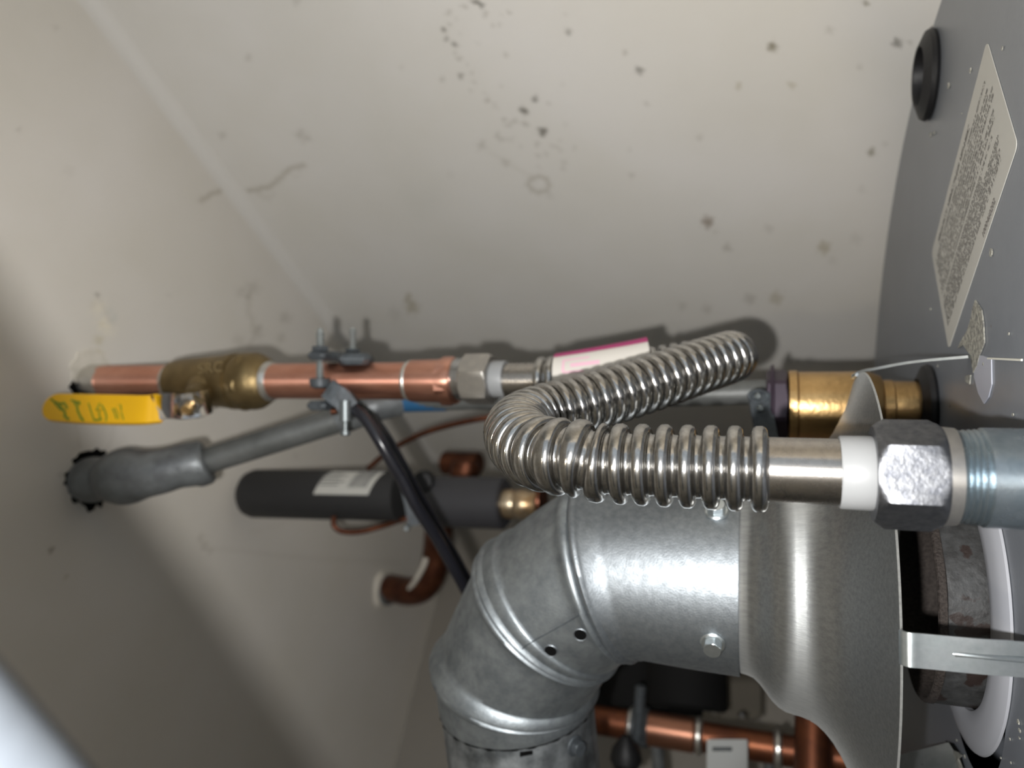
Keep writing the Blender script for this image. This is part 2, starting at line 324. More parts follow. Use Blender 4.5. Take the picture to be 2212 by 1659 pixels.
def stain_colors(pts):
    q = pts - np.array(CAM); d = q @ np.array(FW); d = np.where(d < .05, .05, d)
    X = 1106 + F * (q @ np.array(RT)) / d; Y = 829.5 - F * (q @ np.array(UP)) / d
    c = np.ones((len(pts), 3)); vis = (d > .1) & (X > -60) & (X < 2270) & (Y > -60) & (Y < 1720)
    wob = 1 + .18 * np.sin(X * .31 + Y * .17) + .15 * np.sin(Y * .43 - X * .12)
    for lst, soft in ((stain_c, 2.0), (blot, 1.2)):
        for x, y, r, sg, t in lst:
            msk = vis & (np.abs(X - x) < r * 3) & (np.abs(Y - y) < r * 3)
            if not msk.any(): continue
            if r < 13 and sg < 1: sg = min(.98, sg * 1.35)
            g = np.exp(-((np.hypot(X[msk] - x, Y[msk] - y) * wob[msk] / r) ** (2 * soft))) * sg
            c[msk] *= (1 - np.clip(g, 0, 1)[:, None] * (1 - tints[t] * (.25 if sg > 1 else .55 if sg > .6 else 1)))
    for pl, wd, sg in threads:
        xs = [p[0] for p in pl]; ys = [p[1] for p in pl]
        msk = vis & (X > min(xs) - 30) & (X < max(xs) + 30) & (Y > min(ys) - 30) & (Y < max(ys) + 30)
        if msk.any():
            g = np.exp(-(seg_dist(X[msk], Y[msk], pl) * wob[msk] / wd) ** 2) * sg
            c[msk] *= (1 - g[:, None] * (1 - np.array([.45, .41, .33])))
    return np.clip(c, 0, 1.25)
def gridslab(name, o, u, v, n, us, vs_, m):
    # front face is a fine grid (us x vs_ station lists), n points into the room; back closed 10 cm behind
    U, W = np.meshgrid(us, vs_, indexing='ij'); nu, nv = len(us), len(vs_)
    pts = np.array(o)[None] + U.reshape(-1, 1) * np.array(u)[None] + W.reshape(-1, 1) * np.array(v)[None]
    back = [np.array(o) + us[i] * np.array(u) + vs_[j] * np.array(v) - 0.1 * np.array(n) for i in (0, -1) for j in (0, -1)]
    allp = np.vstack([pts, np.array(back)]); cen = allp.mean(0)
    i, j = np.meshgrid(np.arange(nu - 1), np.arange(nv - 1), indexing='ij'); a = (i * nv + j).ravel()
    quads = np.stack([a, a + nv, a + nv + 1, a + 1], 1)
    nrm = np.cross(np.array(u), np.array(v))
    if nrm @ np.array(n) < 0: quads = quads[:, ::-1]
    N0 = nu * nv; c00, c01, c10, c11 = 0, nv - 1, (nu - 1) * nv, N0 - 1; B00, B01, B10, B11 = N0, N0 + 1, N0 + 2, N0 + 3
    faces = quads.tolist() + [[B00, B10, B11, B01], [c00, B00, B01, c01], [c10, c11, B11, B10], [c00, c10, B10, B00], [c01, B01, B11, c11]]
    me = bpy.data.meshes.new(name); me.from_pydata((allp - cen).tolist(), [], faces); me.update()
    at = me.color_attributes.new('stain', 'FLOAT_COLOR', 'POINT'); cc = np.ones((len(allp), 4), np.float32); cc[:, :3] = stain_colors(allp)
    at.data.foreach_set('color', cc.ravel()); me.materials.append(m)
    ob = bpy.data.objects.new(name, me); ob.location = cen; COL.objects.link(ob); ob['kind'] = 'structure'; return ob
def stations(lo, a, b, hi, fine, coarse=0.1):
    return np.unique(np.round(np.concatenate([np.arange(lo, a, coarse), np.arange(a, b, fine), np.arange(b, hi, coarse), [hi]]), 6))
COVE = 0.012
# side wall (right hand when upright, top of the picture)
tC = (CORNER - a0).dot(WD)
wr = gridslab('wall_right', V(a0.x, a0.y, 0), WD, Vector((0, 0, 1)), WN, stations(-1.1, -.16, tC - .25, tC, .0017), stations(-1.6, -.12, ZC - COVE, ZC - COVE, .0017), M['wall'])
wr['label'] = 'off-white painted closet side wall flecked with small grey pock marks'
UB = -WN                                                       # back wall runs from the corner to the left; WN points into room from side wall
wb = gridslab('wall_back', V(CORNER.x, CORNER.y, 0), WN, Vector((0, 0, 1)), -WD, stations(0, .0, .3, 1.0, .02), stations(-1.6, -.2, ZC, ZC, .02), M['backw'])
ce = gridslab('ceiling', V(CORNER.x, CORNER.y, ZC), -WD, WN, Vector((0, 0, -1)), stations(0, .05, tC + .1, 1.8, .002), stations(COVE, COVE, .62, 1.0, .002), M['ceil'])
# rounded cove between ceiling and side wall
cv = []
for i in range(9):
    q = math.radians(90 * i / 8)
    off = WN * (COVE * (1 - math.cos(q))) + Vector((0, 0, -COVE * (1 - math.sin(q))))
    cv.append(off)
base = V(CORNER.x, CORNER.y, ZC); vv = []; 
for L_ in (0, -1.8):
    for o_ in cv: vv.append(base + WD * L_ + o_)
    vv.append(base + WD * L_ + Vector((0, 0, 0.0)))
n_ = len(cv) + 1
ff = [(i, (i + 1) % n_, (i + 1) % n_ + n_, i + n_) for i in range(n_)] + [tuple(range(n_)), tuple(range(n_, 2 * n_))[::-1]]
tr = mk('trim_1', vv, ff, M['plain'], None, kind='structure'); tr.data.materials[0] = mat('cove_paint', (0.72, 0.69, 0.64), 0.5)
wl_c = V(CORNER.x, CORNER.y, 0) + WN * 1.05
wl = G().add(box(wl_c - WD * 0.75 + Vector((0, 0, (ZC - 1.6) / 2)), WD, WN, Vector((0, 0, 1)), 1.5, 0.1, ZC + 1.6)).mk('wall_left', M['plain'], None, smooth=0, kind='structure')
fl = G().add(box(Vector((-.2, 0.1, -0.05)), Vector((1, 0, 0)), Vector((0, 1, 0)), Vector((0, 0, 1)), 4, 4, 0.1)).mk('floor', M['floor'], None, smooth=0, kind='structure')

# ragged black discs painted for the shade in the ceiling's pipe holes, children of the ceiling
def blob_disc(c, r, n=26, jag=.18, thk=.0012, sx=1.0, sy=1.0, nrm=Vector((0, 0, -1)), seed=1):
    rr = random.Random(seed); a, b = frame(nrm); pts = []
    for i in range(n):
        q = 2 * math.pi * i / n; R = r * (1 + rr.uniform(-jag, jag)); pts.append(a * math.cos(q) * R * sx + b * math.sin(q) * R * sy)
    return rings([[c + p for p in pts], [c + nrm * thk + p * .97 for p in pts]])
YP, XP = 0.375, 0.0018            # plumb line of the copper pipe
pc = V(XP, YP, ZC)
mk('pipe_hole', *blob_disc(pc + Vector((-.002, -.002, .0004)), .0150, jag=.12, seed=3), M['hole_shade'], ce)
mk('plaster_collar', *blob_disc(pc + Vector((.008, -.001, .0002)), .0155, jag=.10, seed=9), M['plaster'], ce)
gp = on_z(200, 1037, ZC)
mk('pipe_hole', *blob_disc(gp, .0200, jag=.16, n=40, seed=5), M['hole_shade'], ce)

# ------------------------------------------------------------------ water heater
ZT = -0.080
TC = V(-0.1125, 0.3345, ZT); TR = 0.3015
HX, HY = -0.089, 0.343            # axis of the flue
wh = thing('water_heater', 'tall grey water heater whose top carries the draft hood', 'water heater', V(TC.x, TC.y, -1.6))
HT = 1.6 + ZT
mk('jacket', *lathe(Vector((TC.x, TC.y, 0.0)), Vector((0, 0, 1)), [(0.0, TR - .012), (0.03, TR - .012), (0.03, TR - .002), (HT - .004, TR - .002)], 128, True, False), M['tank'], wh)
mk('top_cover', *lathe(Vector((TC.x, TC.y, 0.0)), Vector((0, 0, 1)), [(HT - .03, TR - .001), (HT - .03, TR + .0008), (HT - .002, TR + .0008), (HT - .0005, TR), (HT, TR - .002), (HT, .043)], 160, False, False), M['tank'], wh)
Zt = Vector((0, 0, 1))
def grommet(c, open_=True):
    g = mk('grommet', *lathe(c, Zt, [(0, .0135), (0, .0215), (.0015, .0222), (.0035, .0212), (.0055, .0165), (.0062, .0150), (.0058, .0142), (.0045, .0138), (.0004, .0135)], 48, False, False), M['rubber'], wh)
    if open_: mk('plug_hole', *lathe(c, Zt, [(.0002, .0136), (.0004, .0136)], 32), M['hole_shade'], g)
    return g
grommet(V(.1565, .410, ZT)).name = 'grommet'
grommet(V(-.0120, .412, ZT))
grommet(V(-.0255, .2285, ZT))
# bare patch next to the plug
# rectangular label with printing
lc = [on_z(2133, 85, ZT), on_z(2202, 315, ZT), on_z(2050, 752, ZT), on_z(2015, 548, ZT)]   # top, right, bottom, left corner
Lu = ((lc[1] - lc[2]) + (lc[0] - lc[3])).normalized()                                  # reading direction
Lv = Vector((Lu.y, -Lu.x, 0)); Lv = Lv if Lv.dot(lc[1] - lc[0]) > 0 else -Lv
LO = lc[3].copy(); LL = .5 * ((lc[1] - lc[2]).length + (lc[0] - lc[3]).length); LW = .5 * ((lc[1] - lc[0]).length + (lc[2] - lc[3]).length)
LM = sum(lc, Vector()) / 4; LO = LM - Lu * LL / 2 - Lv * LW / 2
def rrect(o, u, v, L_, W_, r, z0, z1, n=5):
    pts = []
    for cx, cy, q0 in ((L_ - r, W_ - r, 0), (r, W_ - r, 90), (r, r, 180), (L_ - r, r, 270)):
        for i in range(n + 1):
            q = math.radians(q0 + 90 * i / n); pts.append(o + u * (cx + r * math.cos(q)) + v * (cy + r * math.sin(q)))
    nz = u.cross(v).normalized(); nz = nz if nz.z > 0 or abs(nz.z) < .1 else -nz
    return rings([[p + nz * z0 for p in pts], [p + nz * z1 for p in pts]])
lab = mk('warning_label', *rrect(LO, Lu, Lv, LL, LW, .003, .0001, .0004), M['paper'], wh, smooth=0, label='white rectangular label densely printed in small type')
def glyphs(o, u, v, L_, h, rr, gap=.22, dens=1.0):   # a run of small unreadable letter strokes
    v_, f_ = [], []; x = 0
    def q4(x0, x1, y0, y1):
        n = len(v_); 
        for a, b in ((x0, y0), (x1, y0), (x1, y1), (x0, y1)): v_.append(o + u * a + v * b + Vector((0, 0, .00055)))
        f_.append((n, n + 1, n + 2, n + 3))
    while x < L_:
        if rr.random() < gap * .8: x += h * .55; continue
        wd = h * rr.uniform(.42, .62); st = h * .17; k = rr.randrange(6)
        if k != 3: q4(x, x + st, 0, h * .95)
        if k in (0, 2, 4): q4(x + wd - st, x + wd, 0, h * rr.choice((.95, .95, .5)))
        if k in (0, 1, 3): q4(x, x + wd, 0, st)
        if k in (1, 2, 5): q4(x, x + wd, h * .42, h * .42 + st)
        if k in (0, 3, 5): q4(x, x + wd, h * .8, h * .8 + st)
        x += wd + h * .17
    return v_, f_
rr = random.Random(4); g = G()
def line(u0, u1, v0, h, gap=.22): g.add(glyphs(LO + Lu * (LL * u0) + Lv * (LW * v0), Lu, Lv * -1, LL * (u1 - u0), h, rr, gap))
# header line, first paragraph, second paragraph
hh = LW * .042
g.add(glyphs(LO + Lu * LL * .12 + Lv * LW * .13, Lu, -Lv, LL * .58, hh * 1.15, rr, .1))
for i in range(9): line(.05, rr.choice((.93, .91, .95, .80)), .195 + i * .043, hh * .72)
for i in range(11): line(.05, rr.choice((.88, .90, .86, .70)), .60 + i * .0 + i * .031, hh * .62) if i < 9 else None
ink = g.mk('printing', M['ink'], lab, smooth=0, kind='stuff')
def text_mesh(txt, size, o, u, v, m, parent, name, ext=0.00008, nrm=None, lift=0.0006):
    cu = bpy.data.curves.new('t', 'FONT'); cu.body = txt; cu.size = size; cu.extrude = ext
    ob = bpy.data.objects.new('t', cu); COL.objects.link(ob); dg = bpy.context.evaluated_depsgraph_get()
    me = bpy.data.meshes.new_from_object(ob.evaluated_get(dg)); bpy.data.objects.remove(ob); n = u.cross(v).normalized()
    vs2 = [o + u * p.co.x + v * p.co.y + n * (p.co.z + lift) for p in me.vertices]; fs = [tuple(p.vertices) for p in me.polygons]
    return mk(name, vs2, fs, m, parent, smooth=0)
text_mesh('1000460202', LW * .062, LO + Lu * LL * .60 + Lv * LW * .968, Lu, -Lv, M['ink'], lab, 'label_number')

# flue stub, its rolled rim, the white gasket and the slots
stub_c = V(HX, HY, ZT)
st = mk('flue_stub', *lathe(stub_c, Zt, [(-.03, .0430), (.0015, .0430), (.0155, .0428), (.0160, .0424)], 96, False, False, wob=lambda q, t: .004 * math.sin(5 * q + t * 300) + .003 * math.sin(17 * q)), M['rust'], wh)
mk('rim', *lathe(stub_c, Zt, [(.0155, .0424), (.0160, .0432), (.0184, .0431), (.0189, .0424), (.0189, .0418), (.0184, .0412), (-.03, .0408)], 96, False, False, wob=lambda q, t: .003 * math.sin(9 * q)), M['rustrim'], st)
mk('inner_shade', *lathe(stub_c, Zt, [(-.028, .0408), (-.027, .0408)], 48), M['hole_shade'], st)
def gasw(q, t): return .05 * math.exp(-((((q - 2.6) + math.pi) % (2 * math.pi)) - math.pi) ** 2 / .25)
mk('gasket', *lathe(stub_c, Zt, [(.0002, .0436), (.0024, .0440), (.0034, .0460), (.0033, .0500), (.0029, .0540), (.0021, .0575), (.0010, .0596), (.0002, .0600)], 96, False, False), M['white'], wh, label='white foam gasket around the flue stub')
def patch(px0, py0, pts, m, parent, z0=.0002, z1=.0007, name='paint_flake'):
    c = [on_z(px0 + x, py0 + y, ZT) for x, y in pts]
    return mk(name, *rings([[p + Zt * z0 for p in c], [p + Zt * z1 for p in c]]), m, parent, smooth=0)
patch(0, 0, [(2110, 648), (2124, 670), (2128, 700), (2130, 740), (2120, 765), (2114, 790), (2106, 805), (2100, 768), (2084, 745), (2072, 752), (2080, 735), (2092, 715), (2100, 690), (2104, 668)], M['flake'], wh)
patch(0, 0, [(2106, 768), (2125, 768), (2144, 775), (2145, 830), (2138, 858), (2128, 872), (2116, 850), (2107, 815)], M['greyplug'], wh, .0001, .0005, 'bare_patch')
patch(0, 0, [(2138, 772), (2212, 775), (2212, 780), (2138, 776)], M['scratch'], wh, .0003, .0009, 'scratch')
patch(0, 0, [(2088, 812), (2100, 810), (2098, 830), (2090, 826)], M['flake'], wh)
patch(0, 0, [(2045, 1600), (2062, 1606), (2075, 1625), (2086, 1659), (2076, 1659), (2066, 1630), (2050, 1638), (2058, 1620)], M['hole_shade'], wh, .0002, .0006, 'slot')
patch(0, 0, [(2066, 1622), (2075, 1625), (2084, 1632), (2076, 1640), (2084, 1659), (2078, 1664), (2068, 1632)], M['flake'], wh, .0006, .0013)
rr = random.Random(12); gg = G()
for i in range(46):
    x, y = rr.uniform(2000, 2206), rr.choice((rr.uniform(60, 300), rr.uniform(640, 1000), rr.uniform(1540, 1659)))
    c = on_z(x, y, ZT)
    if (c - TC).length > TR - .02 or abs((c - LM).dot(Lu)) < LL / 2 + .004 and abs((c - LM).dot(Lv)) < LW / 2 + .004: continue
    gg.add(blob_disc(c + Zt * .0002, rr.uniform(.0003, .0009), 7, .4, .0004, nrm=Zt, seed=i))
for x, y, r in ((2052, 186, .0012), (2012, 290, .0012), (2020, 286, .0008), (2144, 546, .0013)): gg.add(blob_disc(on_z(x, y, ZT) + Zt * .0002, r, 8, .4, .0006, nrm=Zt, seed=int(x)))
gg.mk('grit', M['flake'], wh, smooth=0, kind='stuff')

# ------------------------------------------------------------------ draft hood
hood = thing('draft_hood', 'flared brushed steel draft hood standing over the rusty flue stub', 'draft hood', V(HX, HY, ZT))
hc = V(HX, HY, 0)
prof = [(.024, .0400), (.012, .0405), (.0095, .0410), (.0065, .0415), (.004, .0424), (.0015, .0445), (-.001, .0475), (-.0035, .0505), (-.006, .0527), (-.009, .0541), (-.012, .0547), (-.015, .0551), (-.018, .0559), (-.021, .0574), (-.024, .0598), (-.027, .0632), (-.030, .0678), (-.033, .0738), (-.0360, .0805), (-.0385, .0880), (-.0402, .0940)]
inner = [(z - .0006, r - .0007) for z, r in reversed(prof)]
mk('skirt', *lathe(hc, Zt, prof + [(-.0409, .0943)] + inner, 160, False, False), M['hood'], hood)
def leg_path(rim, foot):
    out = (rim - V(HX, HY, rim.z - EYE)).normalized()
    return [rim - out * .0014 + Zt * .0006, rim, rim + out * .0011 - Zt * .0018, rim.lerp(foot, .15) + out * .0012, rim.lerp(foot, .5) + out * .0016, foot]
def leg(rim, foot, wdir, wid=.0100):
    pts = spline(leg_path(rim, foot), 5)
    return mk('leg', *strip(pts, wdir, wid, .0011), M['hoodleg'], hood, smooth=60)
r1 = on_z(1848, 783, -.0395); r1 = V(HX, HY, r1.z - EYE) + (r1 - V(HX, HY, r1.z - EYE)).normalized() * .0942; leg(r1, V(.0112, .335, ZT), Vector((0, 1, 0)))
lf = on_z(1952, 1400, -.0395); leg(lf, V(lf.x - .001, lf.y + .006, ZT), Vector((1, .1, 0)))
lfo = V(lf.x - .001, lf.y + .006, ZT); ud = (lf - V(HX, HY, lf.z - EYE)).normalized()
mk('embossed_ridge', *tubepath([lf.lerp(lfo, k) + ud * (.0016 if .25 < k else .0010) for k in (.30, .33, .6, .99)], [.0001, .0009, .0009, .0009], 10), M['hoodleg'], hood)
r3 = V(-.176, .352, -.0395); leg(r3, V(-.163, .357, ZT), Vector((0.35, 1, 0)), .017)

# ------------------------------------------------------------------ flue elbow
RE = .0420
J0 = V(HX, HY, .0096); J1 = V(HX, HY, .0725); J2 = V(-.1135, .349, .1042); J3 = V(-.1531, .357, .1255)
D3 = Vector((-1, .16, -.06)).normalized(); J4 = J3 + D3 * .0165
elbow = thing('flue_elbow', 'galvanized steel adjustable flue elbow of four beaded sections on the draft hood', 'flue elbow', J0)
jc = [J0, J1, J2, J3, J4]; segd = [(jc[i + 1] - jc[i]).normalized() for i in range(4)]
jn = [segd[0]] + [(segd[i] + segd[i + 1]).normalized() for i in range(3)] + [segd[3]]
def gore(i, prof, m, seg=128):   # prof: (0..1 or absolute distance from either joint, radius)
    A, B = jc[i], jc[i + 1]; L_ = (B - A).length; rs = []
    ref = Vector((0, 1, 0)); fine = []
    for (ta, ra), (tb, rb) in zip(prof[:-1], prof[1:]):
        k = 12 if tb - ta > .15 else 1
        fine += [(ta + (tb - ta) * q / k, ra + (rb - ra) * q / k) for q in range(k)]
    prof = fine + [prof[-1]]
    for t, r in prof:
        u = t if 0 <= t <= 1 else (0 if t < 0 else 1)
        c = A.lerp(B, t); n = jn[i].lerp(jn[i + 1], u).normalized()
        a = (ref - n * ref.dot(n)).normalized(); b = n.cross(a)
        rs.append([c + (a * math.cos(q) + b * math.sin(q)) * r for q in [2 * math.pi * k / seg for k in range(seg)]])
    return mk('gore', *rings(rs, False, False), m, elbow, smooth=50)
def L(i, mm): return mm * .001 / (jc[i + 1] - jc[i]).length
l0, l1, l2, l3 = (L(i, 1) for i in range(4))
# female bead of each joint sits on the lower gore, male bead on the upper
gA = gore(0, [(0, RE - .0006), (0, RE + .0006), (l0 * .8, RE + .0007), (l0 * 2, RE + .0006), (1 - 9.5 * l0, RE + .0002), (1 - 8.8 * l0, RE + .0008), (1 - 5 * l0, RE + .0011), (1 - 4 * l0, RE + .0024), (1 - 2.6 * l0, RE + .0032), (1 - 1.2 * l0, RE + .0026), (1 - .3 * l0, RE + .001), (1, RE + .0002), (1, RE - .001)], M['galv'])
gB = gore(1, [(-.2 * l1, RE - .001), (0, RE + .0010), (1 * l1, RE + .0022), (2.6 * l1, RE + .0026), (4 * l1, RE + .0016), (5.2 * l1, RE + .0004), (7 * l1, RE), (1 - 9.5 * l1, RE), (1 - 8.8 * l1, RE + .0012), (1 - 8 * l1, RE + .0016), (1 - 4.2 * l1, RE + .0018), (1 - 3.4 * l1, RE + .0016), (1 - 2.6 * l1, RE + .0028), (1 - 1.5 * l1, RE + .0033), (1 - .5 * l1, RE + .0024), (1, RE + .001), (1, RE - .001)], M['galv_old'])
gC = gore(2, [(-.2 * l2, RE - .001), (0, RE + .0012), (.8 * l2, RE + .0024), (2 * l2, RE + .0028), (3.2 * l2, RE + .002), (4.4 * l2, RE + .0005), (6 * l2, RE), (1 - 8 * l2, RE), (1 - 7.2 * l2, RE + .0010), (1 - 5 * l2, RE + .0020), (1 - 2.5 * l2, RE + .0034), (1 - 1.2 * l2, RE + .0036), (1 - .3 * l2, RE + .0024), (1, RE + .0012), (1, RE - .001)], M['galv_old'])
gD = gore(3, [(-.2 * l3, RE - .001), (0, RE + .001), (.6 * l3, RE + .0022), (2.2 * l3, RE + .0026), (3.6 * l3, RE + .0016), (4.8 * l3, RE), (12 * l3, RE - .0002), (1 - .6 * l3, RE - .0004), (1, RE - .0006), (1, RE - .0022)], M['galv_old'])
# lap seam with two punched holes on the second gore
def surf_hit(px, py, ob):        # where the sight line of a pixel meets an object (used to seat small parts on a surface)
    dg = bpy.context.evaluated_depsgraph_get(); d = (P(px, py, 1) - CAM).normalized(); wl0 = wloc(ob)
    ok, loc, nrm, _ = ob.ray_cast(CAM - wl0, d, distance=3)
    return (loc + wl0, nrm) if ok else (P(px, py, .33), -d)
pl = []
for (x, y) in ((1128, 1402), (1140, 1392), (1175, 1372), (1215, 1350), (1250, 1330), (1275, 1315), (1290, 1306), (1299, 1294), (1304, 1282)):
    h, n = surf_hit(x, y, gB if x < 1285 else gB); pl.append(h + n * .0001)
mk('lap_seam', *tubepath(pl, .00028, 6), M['clamp'], gB)
for (x, y) in ((1190, 1405), (1254, 1370)):
    h, n = surf_hit(x, y, gB)
    rv = mk('punched_hole', *lathe(h, n, [(.0001, .0031), (.0005, .0034), (.0007, .0031), (.0004, .0026), (.0003, .0)], 24, False, False), M['galv'], gB)
    mk('hole_shade', *lathe(h, n, [(.00035, .0029), (.0005, .0029)], 20), M['hole_shade'], rv)
def hexscrew(h, n, parent, sc=1.0, m=None, up=Vector((0, 0, 1))):
    g = G(); g.add(lathe(h, n, [(0, .0050 * sc), (.0008 * sc, .0052 * sc), (.0013 * sc, .0046 * sc)], 32)); g.add(hexp(h, n, .0012 * sc, .0048 * sc, .0040 * sc, .0006 * sc, rot=.3))
    return g.mk('screw', m or M['hoodleg'], parent, smooth=30)
for (x, y) in ((1540, 1388), (1548, 1105)):
    h, n = surf_hit(x, y, gA); hexscrew(h, n, elbow)
# flue pipe that the elbow slips over, leaving to the bottom of the picture
fp = thing('flue_pipe', 'stained round steel flue pipe running on from the lower end of the elbow', 'flue pipe', J4)
pipe = mk('pipe', *lathe(J4 - D3 * .004, D3, [(-.002, RE - .0035), (0, RE - .0028), (.002, RE - .0016), (.20, RE - .0016), (.20, RE - .0022)], 96, False, False, wob=lambda q, t: (.012 * math.sin(22 * q) if t < .003 else 0)), M['galv_dirty'], fp)
mk('gap_shade', *lathe(J4 - D3 * .0006, D3, [(0, RE - .0012), (.0004, RE - .0002), (.0013, RE - .0002), (.0017, RE - .0012)], 120, False, False, wob=lambda q, t: .016 * math.sin(31 * q) * math.sin(7 * q) - .010), M['hole_shade'], fp)  # black ring painted for the shade in the crimped joint
h, n = surf_hit(1240, 1610, pipe); s_ = hexscrew(h, n, fp, 1.0, M['clamp'])
h, n = surf_hit(1137, 1627, pipe)
aa, bb = frame(n, Vector((-1, 0, 0)))
mk('slot', *box(h, bb, aa, n, .0065, .0022, .0006), M['hole_shade'], fp)

# ------------------------------------------------------------------ corrugated hose
hx, hy = -0.0258, 0.2282
def vert(px, x, y): return V(x, y, ZY(px, y))
HR, HV = .0131, .0098
hose = thing('corrugated_hose', 'shiny corrugated stainless steel water hose bent in a tight S above the hood', 'hose', vert(1700, hx, hy))
lead = [vert(p, hx, hy) for p in (1880, 1760, 1660, 1560, 1460, 1360, 1300)]
# second leg, then back to the copper pipe
c2 = [P(1248, 990, .2345), P(1192, 984, .2400), P(1150, 972, .2500), P(1124, 952, .2640), P(1117, 930, .2790), P(1134, 911, .2920), P(1170, 896, .3010), P(1230, 880, .3070), P(1330, 851, .3150), P(1440, 816, .3260), P(1515, 791, .3370), P(1556, 778, .3450), P(1577, 771, .3540), P(1574, 772, .3650), P(1547, 778, .3720), P(1500, 787, .3770), P(1400, 803, .3800), P(1300, 813, .3850), P(1205, 820, .3915), P(1160, 822, .3950), P(1095, 822, .4010)]
path = spline(lead + c2, 16)
Ls = [0]
for i in range(1, len(path)): Ls.append(Ls[-1] + (path[i] - path[i - 1]).length)
tot = Ls[-1]
def arc_at(pt): return Ls[min(range(len(path)), key=lambda i: (path[i] - pt).length)]
tA_ = arc_at(vert(1662, hx, hy)); tB_ = arc_at(P(1205, 820, .3915)) ; tB2 = arc_at(P(1166, 822, .3945)) + .0
tL2 = arc_at(P(1117, 930, .2790)); prof = []; pitch = .00705; t = tA_ + .0026; Rc = HR
def crest(t, hw=.0024):
    return [(t - hw - .0004, HV), (t - hw, HV + .0004), (t - hw * 1.04, HV + .0012), (t - hw * .95, HR - .0013), (t - hw * .72, HR - .0005), (t - hw * .35, HR), (t + hw * .35, HR), (t + hw * .72, HR - .0005), (t + hw * .95, HR - .0013), (t + hw * 1.04, HV + .0012), (t + hw, HV + .0004), (t + hw + .0004, HV)]
tEnd = tB2
while t < tEnd:
    if t > tL2 and pitch > .006: pitch = .0061
    prof += crest(t); t += pitch
mk('corrugated_tube', *tubepath(path, HV, 56, False, prof), M['steel'], hose, smooth=80)
tl = prof[-1][0]
mk('cuff', *tubepath(path, HV, 48, False, [(arc_at(vert(1830, hx, hy)), HV), (arc_at(vert(1760, hx, hy)), HV), (prof[0][0] + .0002, HV)]), M['cuff'], hose)
mk('cuff', *tubepath(path, HV, 48, False, [(tl - .0002, HV), (tot, HV)]), M['cuff'], hose)
# front nut, nylon ring
hxz = lambda px: ZY(px, hy)
o = V(hx, hy, 0)
mk('nylon_ring', *lathe(o, Zt, [(hxz(1886), .0098), (hxz(1886), .0106), (hxz(1880), .0108), (hxz(1816), .0107), (hxz(1812), .0104), (hxz(1812), .0098)], 64), M['nylon'], hose)
fdir = Vector((-hx, -hy, 0)).normalized()
nutz0, nutz1 = hxz(2033), hxz(1884)
mk('hex_nut', *hexp(o, Zt, nutz0, nutz1, .0157, .0030, rot=math.pi / 6, hint=fdir), M['nut'], hose, smooth=25)
mk('nut_collar', *lathe(o, Zt, [(hxz(2062), .0129), (hxz(2060), .0135), (hxz(2032), .0138)], 64), M['nutplain'], hose)
# rear nut, nylon ring on the copper adapter
o2 = V(XP + .0010, YP + .0008, 0); hz2 = lambda px: ZY(px, YP)
mk('nylon_ring', *lathe(o2, Zt, [(hz2(1093), .0100), (hz2(1090), .0104), (hz2(1066), .0104), (hz2(1064), .0100)], 48), M['nylon'], hose)
mk('hex_nut', *hexp(o2, Zt, hz2(1064), hz2(1005), .0150, .0014, rot=.25, hint=Vector((0, -1, 0))), M['nutplain'], hose, smooth=25)
mk('nut_collar', *lathe(o2, Zt, [(hz2(1006), .0122), (hz2(985), .0122)], 48), M['chrome'], hose)
# paper label wrapped round the rear leg
i0 = arc_at(P(1205, 820, .3915)); i1 = arc_at(P(1408, 803, .3790))
sl = tubepath(path, 1, 64, False, [(max(i1, i0) - (abs(i1 - i0)) * k / 12, .0141 + .0042 * k / 12) for k in range(13)])
lb = mk('label_sleeve', *sl, M['labelw'], hose, label='white paper label with magenta edges')
# magenta borders: narrow strips lying along the sleeve
def sleeve_strip(q0, q1, k0, k1, m, name, lift=.0003):
    rs = []; nn = 14
    for k in range(nn + 1):
        kk = k0 + (k1 - k0) * k / nn; t = i1 - (i1 - i0) * (1 - kk); r = .0141 + .0042 * kk + lift
        c = path[min(range(len(path)), key=lambda i: abs(Ls[i] - t))]
        ii = min(range(len(path) - 1), key=lambda i: abs(Ls[i] - t)); u = (t - Ls[ii]) / max(1e-6, Ls[ii + 1] - Ls[ii]); c = path[ii] + (path[ii + 1] - path[ii]) * u
        tg = (path[ii + 1] - path[ii - 1]).normalized(); a = (-FW - tg * (-FW).dot(tg)).normalized(); b = (UP - tg * UP.dot(tg) - a * a.dot(UP)).normalized()
        rs.append([c + (a * math.cos(q) + b * math.sin(q)) * r for q in np.linspace(q0, q1, 9)])
    v = [p for r_ in rs for p in r_]; f = [(i * 9 + j, i * 9 + j + 1, (i + 1) * 9 + j + 1, (i + 1) * 9 + j) for i in range(nn) for j in range(8)]
    mk(name, v, f, m, lb)
sleeve_strip(math.radians(58), math.radians(95), 0.0, 1.0, M['magenta'], 'printed_border')
sleeve_strip(math.radians(-95), math.radians(-40), 0.55, 1.0, M['magenta'], 'printed_border')
for (qa, qb, ka, kb) in ((40, 44, .12, .40), (12, 16, .12, .34), (14, 42, .11, .135), (24, 32, .2, .5)):
    sleeve_strip(math.radians(qa), math.radians(qb), ka, kb, M['pinkp'], 'printed_mark')

# nipple between front nut and heater
nip = thing('threaded_nipple', 'bluish zinc-plated threaded pipe nipple between the front hose nut and the heater', 'pipe nipple', V(hx, hy, ZT))
pr = [(hxz(2040), .0118)]
z = hxz(2062)
for i in range(4):
    pr += [(z - i * .0014, .0121 + i * .00012), (z - i * .0014 - .0007, .0130 + i * .0001)]
pr += [(z - .0058, .0128), (z - .0064, .0137), (ZT + .002, .0137)]
mk('nipple', *lathe(o, Zt, pr[::-1], 64), M['zinc'], nip, smooth=25)

